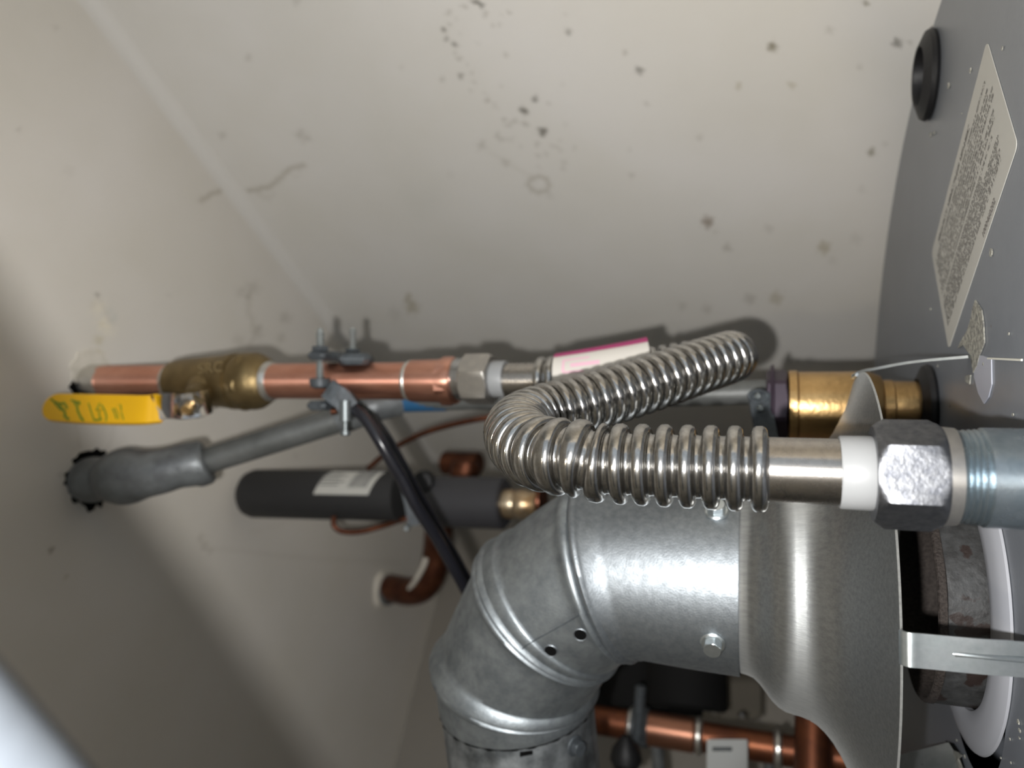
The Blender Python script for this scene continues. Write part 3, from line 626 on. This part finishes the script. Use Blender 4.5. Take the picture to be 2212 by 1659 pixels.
# ------------------------------------------------------------------ copper pipe with valve
cp = thing('copper_pipe', 'bright copper water pipe coming down from the ceiling to the rear hose nut', 'pipe', V(XP, YP, hz2(1000)))
oc = V(XP, YP, 0)
mk('tube', *lathe(oc, Zt, [(hz2(910), .0111), (hz2(570), .0111)], 48), M['copper'], cp)
mk('tube', *lathe(oc, Zt, [(hz2(385), .0111), (ZC + .001, .0111)], 48), M['copper'], cp)
mk('adapter', *lathe(oc, Zt, [(hz2(986), .0118), (hz2(985), .0134), (hz2(975), .0139), (hz2(968), .0136), (hz2(960), .0132), (hz2(950), .0126), (hz2(893), .0124), (hz2(890), .0118)], 48), M['copper'], cp, label='copper male adapter with a flanged end')
mk('adapter_hex', *hexp(oc, Zt, hz2(980), hz2(955), .0146, .001, rot=.1), M['copper'], cp, smooth=25)
mk('solder_ring', *lathe(oc, Zt, [(hz2(893), .0117), (hz2(888), .0123), (hz2(883), .0117)], 40), M['solder'], cp)
mk('solder_ring', *lathe(oc, Zt, [(hz2(230), .0113), (hz2(212), .0120), (ZC, .0124)], 40, wob=lambda q, t: .04 * math.sin(3 * q)), M['solder'], cp)
bv = thing('ball_valve', 'brass ball valve with a yellow lever on the copper pipe near the ceiling', 'valve', V(XP, YP, hz2(480)))
zz = hz2
body = G()
body.add(lathe(oc, Zt, [(zz(585), .0114), (zz(583), .0132), (zz(574), .0150), (zz(568), .0164), (zz(560), .0180), (zz(552), .0184), (zz(528), .0186), (zz(526), .0184), (zz(525), .0172), (zz(520), .0172), (zz(519), .0184), (zz(508), .0184), (zz(500), .0178), (zz(480), .0170), (zz(455), .0164), (zz(430), .0158), (zz(400), .0150), (zz(380), .0138), (zz(376), .0114)], 56))
body.mk('body', M['brass'], bv, smooth=40)
mk('body_hex', *hexp(oc, Zt, zz(549), zz(534), .0204, .002, rot=.35), M['brass'], bv, smooth=25)
mk('solder_ring', *lathe(oc, Zt, [(zz(594), .0113), (zz(586), .0126), (zz(580), .0130)], 40), M['solder'], bv)
mk('solder_ring', *lathe(oc, Zt, [(zz(381), .0130), (zz(374), .0126), (zz(368), .0113)], 40), M['solder'], bv)
# stem towards the viewer and down the picture
pv = P(408, 880, .4315)
st0 = V(XP, YP, zz(455)); sd = (pv - st0).normalized()
nh = (pv - st0).length
mk('bonnet', *lathe(st0 + sd * .010, sd, [(0, .0105), (.008, .0098), (.010, .0082), (nh - .0205, .0078)], 32), M['brass'], bv)
# raised cast numerals
text_mesh('SRC', .0085, P(427, 808, .412), (P(470, 803, .412) - P(427, 808, .412)).normalized(), UP, M['brass'], bv, 'cast_mark', .0004, lift=0).hide_render = False
# lever: plated arm with yellow vinyl grip
armd = [P(452, 866, .444), P(440, 871, .4385), P(425, 876, .4355), P(398, 879, .4335), P(386, 879, .4315), P(372, 877, .4260), P(350, 877, .421), P(333, 884, .418), P(300, 886, .4185)]
lw = UP * 1.0 + FW * .35
mk('lever_arm', *strip(spline(armd, 4), lw, .0152, .0022), M['chrome'], bv, smooth=30)
grip = spline([P(338, 883, .4190), P(333, 884, .418), P(300, 886, .4185), P(200, 884, .431), P(130, 881, .443), P(100, 879, .4480)], 14)
gp_rs = []
n = len(grip)
for i, p in enumerate(grip):
    t = (grip[min(i + 1, n - 1)] - grip[max(i - 1, 0)]).normalized(); wd = (lw - t * lw.dot(t)).normalized(); nd = t.cross(wd)
    u = 1 - (grip[-1] - p).length / (grip[-1] - grip[0]).length; k = 1.0 if u < .88 else math.sqrt(max(0.03, 1 - ((u - .88) / .12) ** 2)); hw = .0088 * k * (1 + .06 * math.sin(u * 3)); ht = .0022
    gp_rs.append([p + wd * hw * .93 + nd * ht, p + wd * hw + nd * ht * .4, p + wd * hw - nd * ht * .4, p + wd * hw * .93 - nd * ht, p - wd * hw * .93 - nd * ht, p - wd * hw - nd * ht * .4, p - wd * hw + nd * ht * .4, p - wd * hw * .93 + nd * ht])
lever = mk('lever_grip', *rings(gp_rs), M['yellow'], bv, smooth=50, label='yellow vinyl lever grip with green print')
mk('lever_nut', *hexp(pv - sd * .004, sd, -.004, .0045, .0072, .001), M['chrome'], bv, smooth=25)
mk('stem', *lathe(pv - sd * .004, sd, [(0, .0034), (.0075, .0034), (.0082, .0026)], 20), M['brassb'], bv)
# green print on the grip
def cropxy(x, y): return 80 + x * .12658, 830 + y * .12658
strokes = [([(235,250),(300,300),(380,330),(470,330)],34),([(380,340),(430,400),(480,470),(500,560),(560,590)],44),([(450,300),(500,360),(520,420)],40),([(300,320),(400,430),(470,440)],26),([(460,530),(540,600)],40),
 ([(580,270),(640,290),(740,310)],30),([(640,300),(690,370),(700,450),(740,540),(780,600)],40),([(700,320),(740,340)],36),([(740,570),(800,620)],36),
 ([(880,320),(930,480),(975,610)],20),([(975,610),(1050,610),(1110,590)],34),([(1050,340),(1085,330)],22),([(1060,360),(1020,440),(1130,440)],34),([(1100,350),(1160,450),(1190,550),(1180,630)],24),([(1060,460),(1075,560),(1090,600)],22),
 ([(1290,410),(1330,500),(1360,590)],20),([(1330,400),(1380,500),(1400,590)],14),([(1380,350),(1430,350),(1440,450)],20),([(1440,470),(1470,580),(1540,680)],18)]
gs = G()
for pts, wd in strokes:
    hp = []
    for x, y in pts:
        ppx, ppy = cropxy(x, y); h, nn_ = surf_hit(ppx, ppy, lever)
        if (h - lever.matrix_world.translation).length < 1: hp.append(h - FW * .0002)
    if len(hp) > 1 and all(abs((a_ - b_).length) < .03 for a_, b_ in zip(hp, hp[1:])):
        gs.add(strip(hp, (UP + RT * .5).normalized() if abs(pts[-1][0] - pts[0][0]) > abs(pts[-1][1] - pts[0][1]) else RT, wd * .12658 / F * .43, .00015))
gs.mk('printed_mark', M['green'], lever, smooth=0)

# ------------------------------------------------------------------ ground clamp, bonding cable
zc = zz(725)
gc = thing('ground_clamp', 'dark cast zinc ground clamp with bolts gripping the copper pipe', 'clamp', V(XP, YP, zc))
def jaw(cx, sgn, name):
    pts = [(cx + sgn * 0, -.020), (cx + sgn * .004, -.016), (cx + sgn * .004, .016), (cx, .020)]
    return name
X1 = Vector((1, 0, 0)); Y1 = Vector((0, 1, 0))
# two jaws above and below (in the picture) the pipe
mk('jaw', *box(V(XP + .0150, YP, zc), Y1, Zt, X1, .044, .012, .0055, .002), M['clamp'], gc)
mk('jaw', *box(V(XP - .0145, YP, zc), Y1, Zt, X1, .044, .013, .0055, .002), M['clamp'], gc)
mk('jaw_foot', *box(P(768, 776, .423), RT, FW, UP, .020, .018, .007, .003), M['clamp'], gc)
bp0 = V(XP, YP - .0175, zc)
for dy, l0_, l1_, hd in ((-.0175, .031, -.004, .020), (.0175, .034, .008, .034)):
    b_ = G(); bo = V(XP, YP + dy, zc - .001)
    b_.add(lathe(bo, X1, [(l1_, .0015)] + [(l1_ + .001 + i * .0008, .0021 + (.00035 if i % 2 else 0)) for i in range(int((l0_ - l1_ - .002) / .0008))] + [(l0_, .0014)], 16))
    mk('bolt', b_.v, b_.f, M['bolt'], gc)
    mk('bolt_head', *lathe(bo, X1, [(-.0245 + hd, .0030), (-.0235 + hd, .0056), (-.0205 + hd, .0064), (-.0185 + hd, .0060)], 24), M['clamp'], gc)
    mk('nut', *hexp(bo, X1, .0178, .0205, .0052, .0006), M['clamp'], gc, smooth=25)
# cable lug hanging under the clamp
lug = P(738, 868, .418)
mk('lug', *strip(spline([P(712, 842, .418), P(724, 850, .417), P(742, 862, .417), P(756, 880, .418)], 5), (RT + UP * .6).normalized(), .0120, .008), M['clamp'], gc, smooth=50)
mk('lug_screw', *lathe(P(746, 880, .414), -UP, [(-.004, .0034), (.008, .0034), (.0085, .0016), (.0135, .0016), (.0137, .0030), (.0158, .0030), (.0165, .0022)], 24), M['lugm'], gc)
mk('strand', *cyl(P(716, 889, .418), P(728, 888, .418), .0021, 16), M['copperold'], gc)
mk('strand', *cyl(P(755, 886, .418), P(776, 884, .418), .0024, 16), M['copper'], gc)
cb = [P(766, 884, .417), P(790, 905, .413), P(822, 955, .410), P(850, 1005, .412), P(868, 1035, .415), P(900, 1095, .42), P(945, 1165, .43), P(990, 1245, .44), P(1040, 1330, .46), P(1120, 1400, .49)]
cable = mk('bonding_cable', *tubepath(spline(cb, 8), .0036, 16), M['cable']); setp(cable, 'glossy black cable running from the ground clamp down behind the flue elbow', 'cable')
cb2 = [P(800, 900, .455), P(838, 955, .453), P(880, 1030, .457), P(925, 1110, .465), P(975, 1195, .475), P(1030, 1290, .49), P(1100, 1380, .51)]
cable2 = mk('bonding_cable', *tubepath(spline(cb2, 8), .0042, 14), M['cable']); setp(cable2, 'second dull black cable directly behind the glossy one', 'cable')

# ------------------------------------------------------------------ grey gas line
gl = thing('grey_iron_pipe', 'old grey iron pipe with bulky elbow slanting down from the ceiling behind the clamp', 'pipe', gp)
e0 = gp + Vector((0, 0, -.001)); 
elb = [gp + Vector((0, 0, .002)), P(205, 1036, .492), P(232, 1032, .482)]
mk('stub', *tubepath(spline(elb, 6), [.0160] * 6 + [.0158, .0152, .0146, .014, .0135, .013, .0125], 32), M['greyfit'], gl)
body = spline([P(232, 1032, .487), P(262, 1030, .478), P(300, 1026, .470), P(350, 1018, .466), P(395, 1006, .468), P(440, 1000, .472)], 6)
nb = len(body); rad = [.0146 + .0042 * math.exp(-((i / (nb - 1) - .26) / .17) ** 2) - .0040 * math.exp(-(i / (nb - 1) / .06) ** 2) + .0002 - .0006 * math.exp(-((i / (nb - 1) - .72) / .1) ** 2) for i in range(nb)]
rad[-1] *= .93
mk('elbow_fitting', *tubepath(body, rad, 36), M['greyfit'], gl, smooth=60)
band = spline([P(418, 1004, .4705), P(434, 1001, .472), P(448, 996, .473)], 4); mk('band', *tubepath(band, [.0140, .0148, .0152, .0153, .0153, .0153, .0152, .0148, .0138], 36), M['greyfit'], gl, smooth=60)
mk('tube', *tubepath([P(430, 1001, .474), P(600, 948, .473), P(745, 902, .472)], .0088, 32), M['greypipe'], gl)
mk('lower_elbow', *tubepath(spline([P(735, 905, .472), P(790, 884, .470), P(830, 872, .474), P(862, 866, .478)], 6), .0105, 28), M['greyfit'], gl)
sp = thing('supply_pipe', 'thin grey supply pipe with blue tape running behind the copper pipe and hose', 'pipe', P(862, 866, .478))
mk('tube', *tubepath([P(850, 866, .478), P(1100, 860, .455), P(1550, 850, .415), P(1662, 846, .402)], .0071, 28), M['greypipe'], sp)
mk('tape', *tubepath([P(875, 866, .476), P(965, 863, .468)], .0076, 28), M['blue'], sp)

# brass union on the heater's rear inlet
YB = .415; XB = -.0120; ob = V(XB, YB, 0); zb = lambda px: ZY(px, YB)
bu = thing('brass_union', 'large machined brass union between the dark nut and the black rear grommet', 'union', V(XB, YB, ZT))
mk('dielectric_nut', *hexp(ob, Zt, zb(1700), zb(1655), .0205, .0012, rot=.2), M['purple'], bu, smooth=25)
mk('washer', *lathe(ob, Zt, [(zb(1672), .0225), (zb(1668), .0228), (zb(1664), .0222)], 40), M['purple'], bu)
mk('ring', *lathe(ob, Zt, [(zb(1722), .0190), (zb(1720), .0194), (zb(1704), .0194), (zb(1702), .0186)], 56), M['brassb'], bu)
mk('body', *lathe(ob, Zt, [(zb(1905), .0140), (zb(1900), .0165), (zb(1880), .0182), (zb(1870), .0186), (zb(1724), .0186), (zb(1722), .0180)], 56), M['brassb'], bu)
mk('shank', *lathe(ob, Zt, [(ZT + .002, .0134), (zb(1928), .0136), (zb(1925), .0142), (zb(1915), .0142), (zb(1900), .0142)], 48), M['brassb'], bu)

# hanger bracket beside the union
br = thing('pipe_hanger', 'dark steel strap hanger with small screw left of the dark union nut', 'bracket', P(1640, 900, .37))
mk('strap', *strip([P(1640, 850, .372), P(1645, 885, .370), P(1655, 940, .366), P(1668, 985, .362)], RT, .0115, .0012), M['clamp'], br)
mk('eye', *tubepath([P(1620 + 18 + 20 * math.cos(q), 856 + 12 * math.sin(q), .371) for q in np.linspace(0, 6.1, 16)], .0011, 8), M['clamp'], br)
mk('screw', *lathe(P(1641, 882, .3695), -FW, [(0, .0022), (.0012, .0020), (.0022, .0012)], 16), M['bolt'], br)
mk('screw', *lathe(P(1636, 856, .3705), -FW, [(0, .0020), (.0012, .0018), (.002, .001)], 16), M['bolt'], br)

# ------------------------------------------------------------------ things further back
bt = thing('insulated_arrestor', 'matt black capped cylinder with a white barcode label, lying behind the black cables', 'cylinder', P(700, 1068, .62))
A_, B_ = P(527, 1066, .645), P(868, 1071, .60); ax = (B_ - A_)
mk('shell', *lathe(A_, ax, [(0, .009), (.0015, .0145), (.006, .0195), (.012, .0215), (ax.length, .0215), (ax.length, .018)], 48), M['foam'], bt)
lab2 = G()
def wrap(p0, ax, r, t0, t1, q0, q1, n=8, skew=0.0):
    ax = ax.normalized(); a = (-FW - ax * (-FW).dot(ax)).normalized(); b = (UP - ax * UP.dot(ax) - a * a.dot(UP)).normalized(); v = []; f = []
    for i in range(n + 1):
        q = math.radians(q0 + (q1 - q0) * i / n)
        for t in (t0, t1): v.append(p0 + ax * (t + skew * i / n) + (a * math.cos(q) + b * math.sin(q)) * r)
    for i in range(n): f.append((2 * i, 2 * i + 1, 2 * i + 3, 2 * i + 2))
    return v, f
s0 = (P(705, 1050, .62) - A_).dot(ax.normalized()); s1 = (P(820, 1050, .605) - A_).dot(ax.normalized())
l2b = mk('barcode_label', *wrap(A_, ax, .0219, s0, s1, 10, 75, skew=.009), M['paper'], bt, label='white label with barcode')
bar = G(); x = s0 + (s1 - s0) * .60
rr = random.Random(3)
while x < s1 - .003:
    wdt = rr.choice((.0004, .0007, .001)); bar.add(wrap(A_, ax, .0221, x, x + wdt, 26, 70, skew=.006)); x += wdt + rr.choice((.0005, .0008))
for i in range(5): bar.add(wrap(A_, ax, .0221, s0 + .003, s0 + (s1 - s0) * (.52 if i % 2 else .42), 30 + i * 8, 33 + i * 8, skew=.002))
bar.mk('barcode', M['barcode'], l2b, smooth=0)
C_, D_ = P(925, 1083, .60), P(1092, 1087, .575); ax2 = D_ - C_
vb = thing('valve_body', 'dark grey boxy valve body between the black cylinder and the brass fitting', 'valve', C_)
mk('housing', *lathe(C_, ax2, [(0, .0185), (.002, .021), (ax2.length - .002, .021), (ax2.length, .019)], 40), M['foamg'], vb)
mk('lug', *lathe(P(915, 1040, .585), -FW, [(-.006, .009), (.004, .009), (.006, .007)], 24), M['rubber'], vb)
mk('strap', *strip([P(878, 1050, .59), P(888, 1090, .585), P(895, 1135, .585)], RT, .010, .003), M['clamp'], vb)
mk('screw', *lathe(P(879, 1140, .582), -FW, [(0, .0030), (.002, .0028), (.004, .0015)], 16), M['bolt'], vb)
bf = thing('brass_fitting', 'tarnished silvery brass fitting peeping out left of the flue elbow', 'fitting', P(1110, 1090, .57))
mk('body', *lathe(P(1082, 1088, .575), ax2, [(0, .009), (.002, .0115), (.010, .0118), (.013, .0105), (.015, .0118), (.022, .0118), (.024, .0105), (.032, .0105)], 40), mat('tarnished_fitting', (.60, .50, .36), .35, .9, var=(.38, .22, .09), vscale=40), bf)
mk('ring', *lathe(P(1166, 1083, .55), ax2, [(0, .0120), (.0012, .0128), (.003, .0122)], 32), M['copperold'], bf)
# thin capillary tube
cap = mk('capillary_tube', *tubepath(spline([P(795, 1012, .60), P(840, 975, .59), P(905, 940, .575), P(975, 918, .56), P(1050, 903, .55), P(1120, 895, .55)], 8), .0023, 12), M['copperold']); setp(cap, 'thin copper capillary tube rising in an arc behind the black cables', 'tube')
cap2 = mk('capillary_tube', *tubepath(spline([P(722, 1115, .60), P(722, 1135, .60), P(740, 1148, .60), P(780, 1148, .60), P(830, 1135, .60), P(880, 1120, .595), P(930, 1122, .60)], 8), .0025, 12), M['copperold']); setp(cap2, 'thin copper tube looping below the matt black cylinder', 'tube')
# copper elbow into the ceiling
ch = on_z(826, 1272, ZC)
ce_ = thing('copper_elbow', 'old brown copper elbow with a white drip entering the ceiling', 'pipe', ch)
dch = (ch - CAM).dot(FW)
mk('tube', *tubepath(spline([ch, P(850, 1272, dch - .01), P(885, 1278, dch - .03), P(915, 1268, dch - .045), P(935, 1235, dch - .055), P(945, 1180, dch - .06), P(950, 1100, dch - .08)], 8), .0165, 28), M['copperold'], ce_)
mk('plaster_ring', *lathe(ch + Vector((0, 0, .001)), Vector((0, 0, -1)), [(0, .0225), (.006, .0215), (.0075, .018)], 32, wob=lambda q, t: .06 * math.sin(3 * q)), M['plaster'], ce_)
mk('collar', *lathe(ch + Vector((0, 0, -.001)), Vector((0, 0, -1)), [(0, .019), (.012, .0185), (.013, .017)], 32), M['greyfit'], ce_)
mk('drip', *tubepath(spline([P(885, 1272, dch - .049), P(900, 1250, dch - .064), P(915, 1222, dch - .072), P(920, 1205, dch - .072)], 5), .0032, 10), M['plaster'], ce_)
mk('plaster_collar', *blob_disc(on_z(822, 1275, ZC) + Vector((0, .012, 0)), .021, jag=.15, seed=21, thk=.004), M['plaster'], ce)
# second copper stub close to the back corner
cs = thing('copper_stub', 'short brown copper stub in the far upper corner behind the hose', 'pipe', P(995, 1000, .80))
mk('stub', *cyl(P(960, 1000, .80), P(1035, 1003, .78), .013, 28, .001), M['copperold'], cs)
mk('cap', *cyl(P(1008, 1000, .765), P(1002, 1040, .76), .016, 28, .002), M['copperold'], cs)

# lower background: copper riser, clamp, dark pipes, added shadow
rs_ = thing('copper_riser', 'dim copper riser with soldered couplings below the hood collar', 'pipe', P(1500, 1570, .56))
xa, ya = -.272, .565
def RV(px, x=xa, y=ya): return V(x, y, ZY(px, y))
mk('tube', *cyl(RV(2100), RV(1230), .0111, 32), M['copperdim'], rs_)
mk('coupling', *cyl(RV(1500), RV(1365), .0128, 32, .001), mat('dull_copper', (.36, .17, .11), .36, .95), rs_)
for px_ in (1365, 1510, 1680): mk('solder_ring', *lathe(RV(px_), Zt, [(-.003, .0115), (-.001, .0140), (.001, .0140), (.003, .0115)], 28), M['solder'], rs_)
rk = thing('riser_clamp', 'dark steel clamp and bolt on the dim copper riser', 'clamp', RV(1378))
mk('band', *lathe(RV(1385), Zt, [(-.006, .0142), (-.005, .0150), (.006, .0150), (.007, .0142)], 32), M['clamp'], rk)
mk('bolt', *cyl(P(1384, 1482, .54), P(1377, 1600, .54), .0042, 14, .001), M['clamp'], rk)
db = thing('black_pipe_sleeve', 'thick black foam sleeve behind the flue elbow, beside a wider dark cylinder added as shadow', 'pipe insulation', P(1480, 1480, .62))
mk('sleeve', *cyl(P(1482, 1150, .66), P(1482, 1532, .60), .034, 40, .003), M['foam_shade'], db)
mk('sleeve', *cyl(P(1375, 1100, .74), P(1372, 1542, .69), .050, 40, .003), M['foam_shade'], db)  # wider cylinder added to darken the wall, in place of deep shadow
mk('sleeve_end', *cyl(P(1482, 1531, .60), P(1482, 1542, .598), .014, 28), M['hole_shade'], db)
ch2 = thing('copper_branch', 'reddish brown copper branch pipe rising behind the lower edge of the hood', 'pipe', P(1755, 1700, .45))
mk('tube', *cyl(P(1756, 1400, .50), P(1754, 1800, .44), .0112, 32), M['copperdim'], ch2)
tb = thing('junction_block', 'small tan block behind the flue, above the dim riser', 'block', P(1585, 1500, .70))
mk('block', *box(P(1590, 1500, .70), RT, UP, FW, .044, .040, .03, .004), M['tanpaint'], tb)
mk('screw', *lathe(P(1602, 1545, .62), -FW, [(0, .0034), (.003, .003), (.004, .0018)], 16), M['chrome'], tb)
fv = thing('white_valve_tag', 'glaring white reflective tag at the bottom edge below the riser', 'tag', P(1572, 1630, .50))
gt = G()
fn = -(P(1572, 1640, 1) - CAM).normalized()
gt.add(box(P(1571, 1650, .50), RT, UP, -fn, .029, .0345, .003, .001)); tg = gt.mk('plate', M['foil'], fv)
mk('raised_bar', *box(P(1560, 1618, .498), RT, UP, -fn, .014, .003, .0025, .0006), M['greyfit'], fv)
lv = thing('lever_handle', 'dark drop-shaped handle below the riser clamp', 'handle', P(1345, 1615, .53))
mk('handle', *lathe(P(1352, 1590, .53), -UP, [(0, .003), (.003, .0055), (.010, .0105), (.017, .0120), (.024, .0090), (.028, .003)], 28), M['rubber'], lv)
for i, (px_, py_, r_) in enumerate(((1660, 1620, .0048), (1422, 1625, .0055))):
    vp = thing('thin_riser', ('slim grey tube right of the white tag' if i == 0 else 'slim grey tube left of the white tag'), 'tube', P(px_, py_, .6))
    mk('tube', *cyl(P(px_ - 2, py_ - 15, .62), P(px_ + 6, py_ + 120, .58), r_, 20), M['greyfit'], vp)

# ------------------------------------------------------------------ out-of-focus pipe close to the lens
RF = .015; FL = CAM - RT * 0.021 - UP * 0.015 - FW * 0.001
e0_, e1_ = P(0, 1424, .0774), P(207, 1663, .0855); dd = (e1_ - e0_).normalized()
n1_ = dd.cross(e0_ - FL).normalized(); n2_ = dd.cross(e0_ - CAM).normalized()
low = P(0, 1659, .08)
n1_ = n1_ if n1_.dot(low - e0_) > 0 else -n1_; n2_ = n2_ if n2_.dot(low - e0_) > 0 else -n2_
# axis of the pipe: it touches the sight line of the lens and the ray of the flash
A3 = Matrix((n1_, n2_, dd)); cfp = A3.inverted() @ Vector((n1_.dot(FL) + RF, n2_.dot(CAM) + RF, dd.dot((e0_ + e1_) / 2)))
fg = thing('galvanized_pipe', 'blurred pale galvanized pipe crossing the lower left corner close to the lens', 'pipe', cfp)
mk('tube', *cyl(cfp - dd * .16, cfp + dd * .16, RF, 48), M['nearp'], fg)
mk('bead', *lathe(cfp - dd * .16, dd, [(0, RF), (.001, RF + .0012), (.004, RF + .0012), (.005, RF)], 48), M['nearp'], fg)
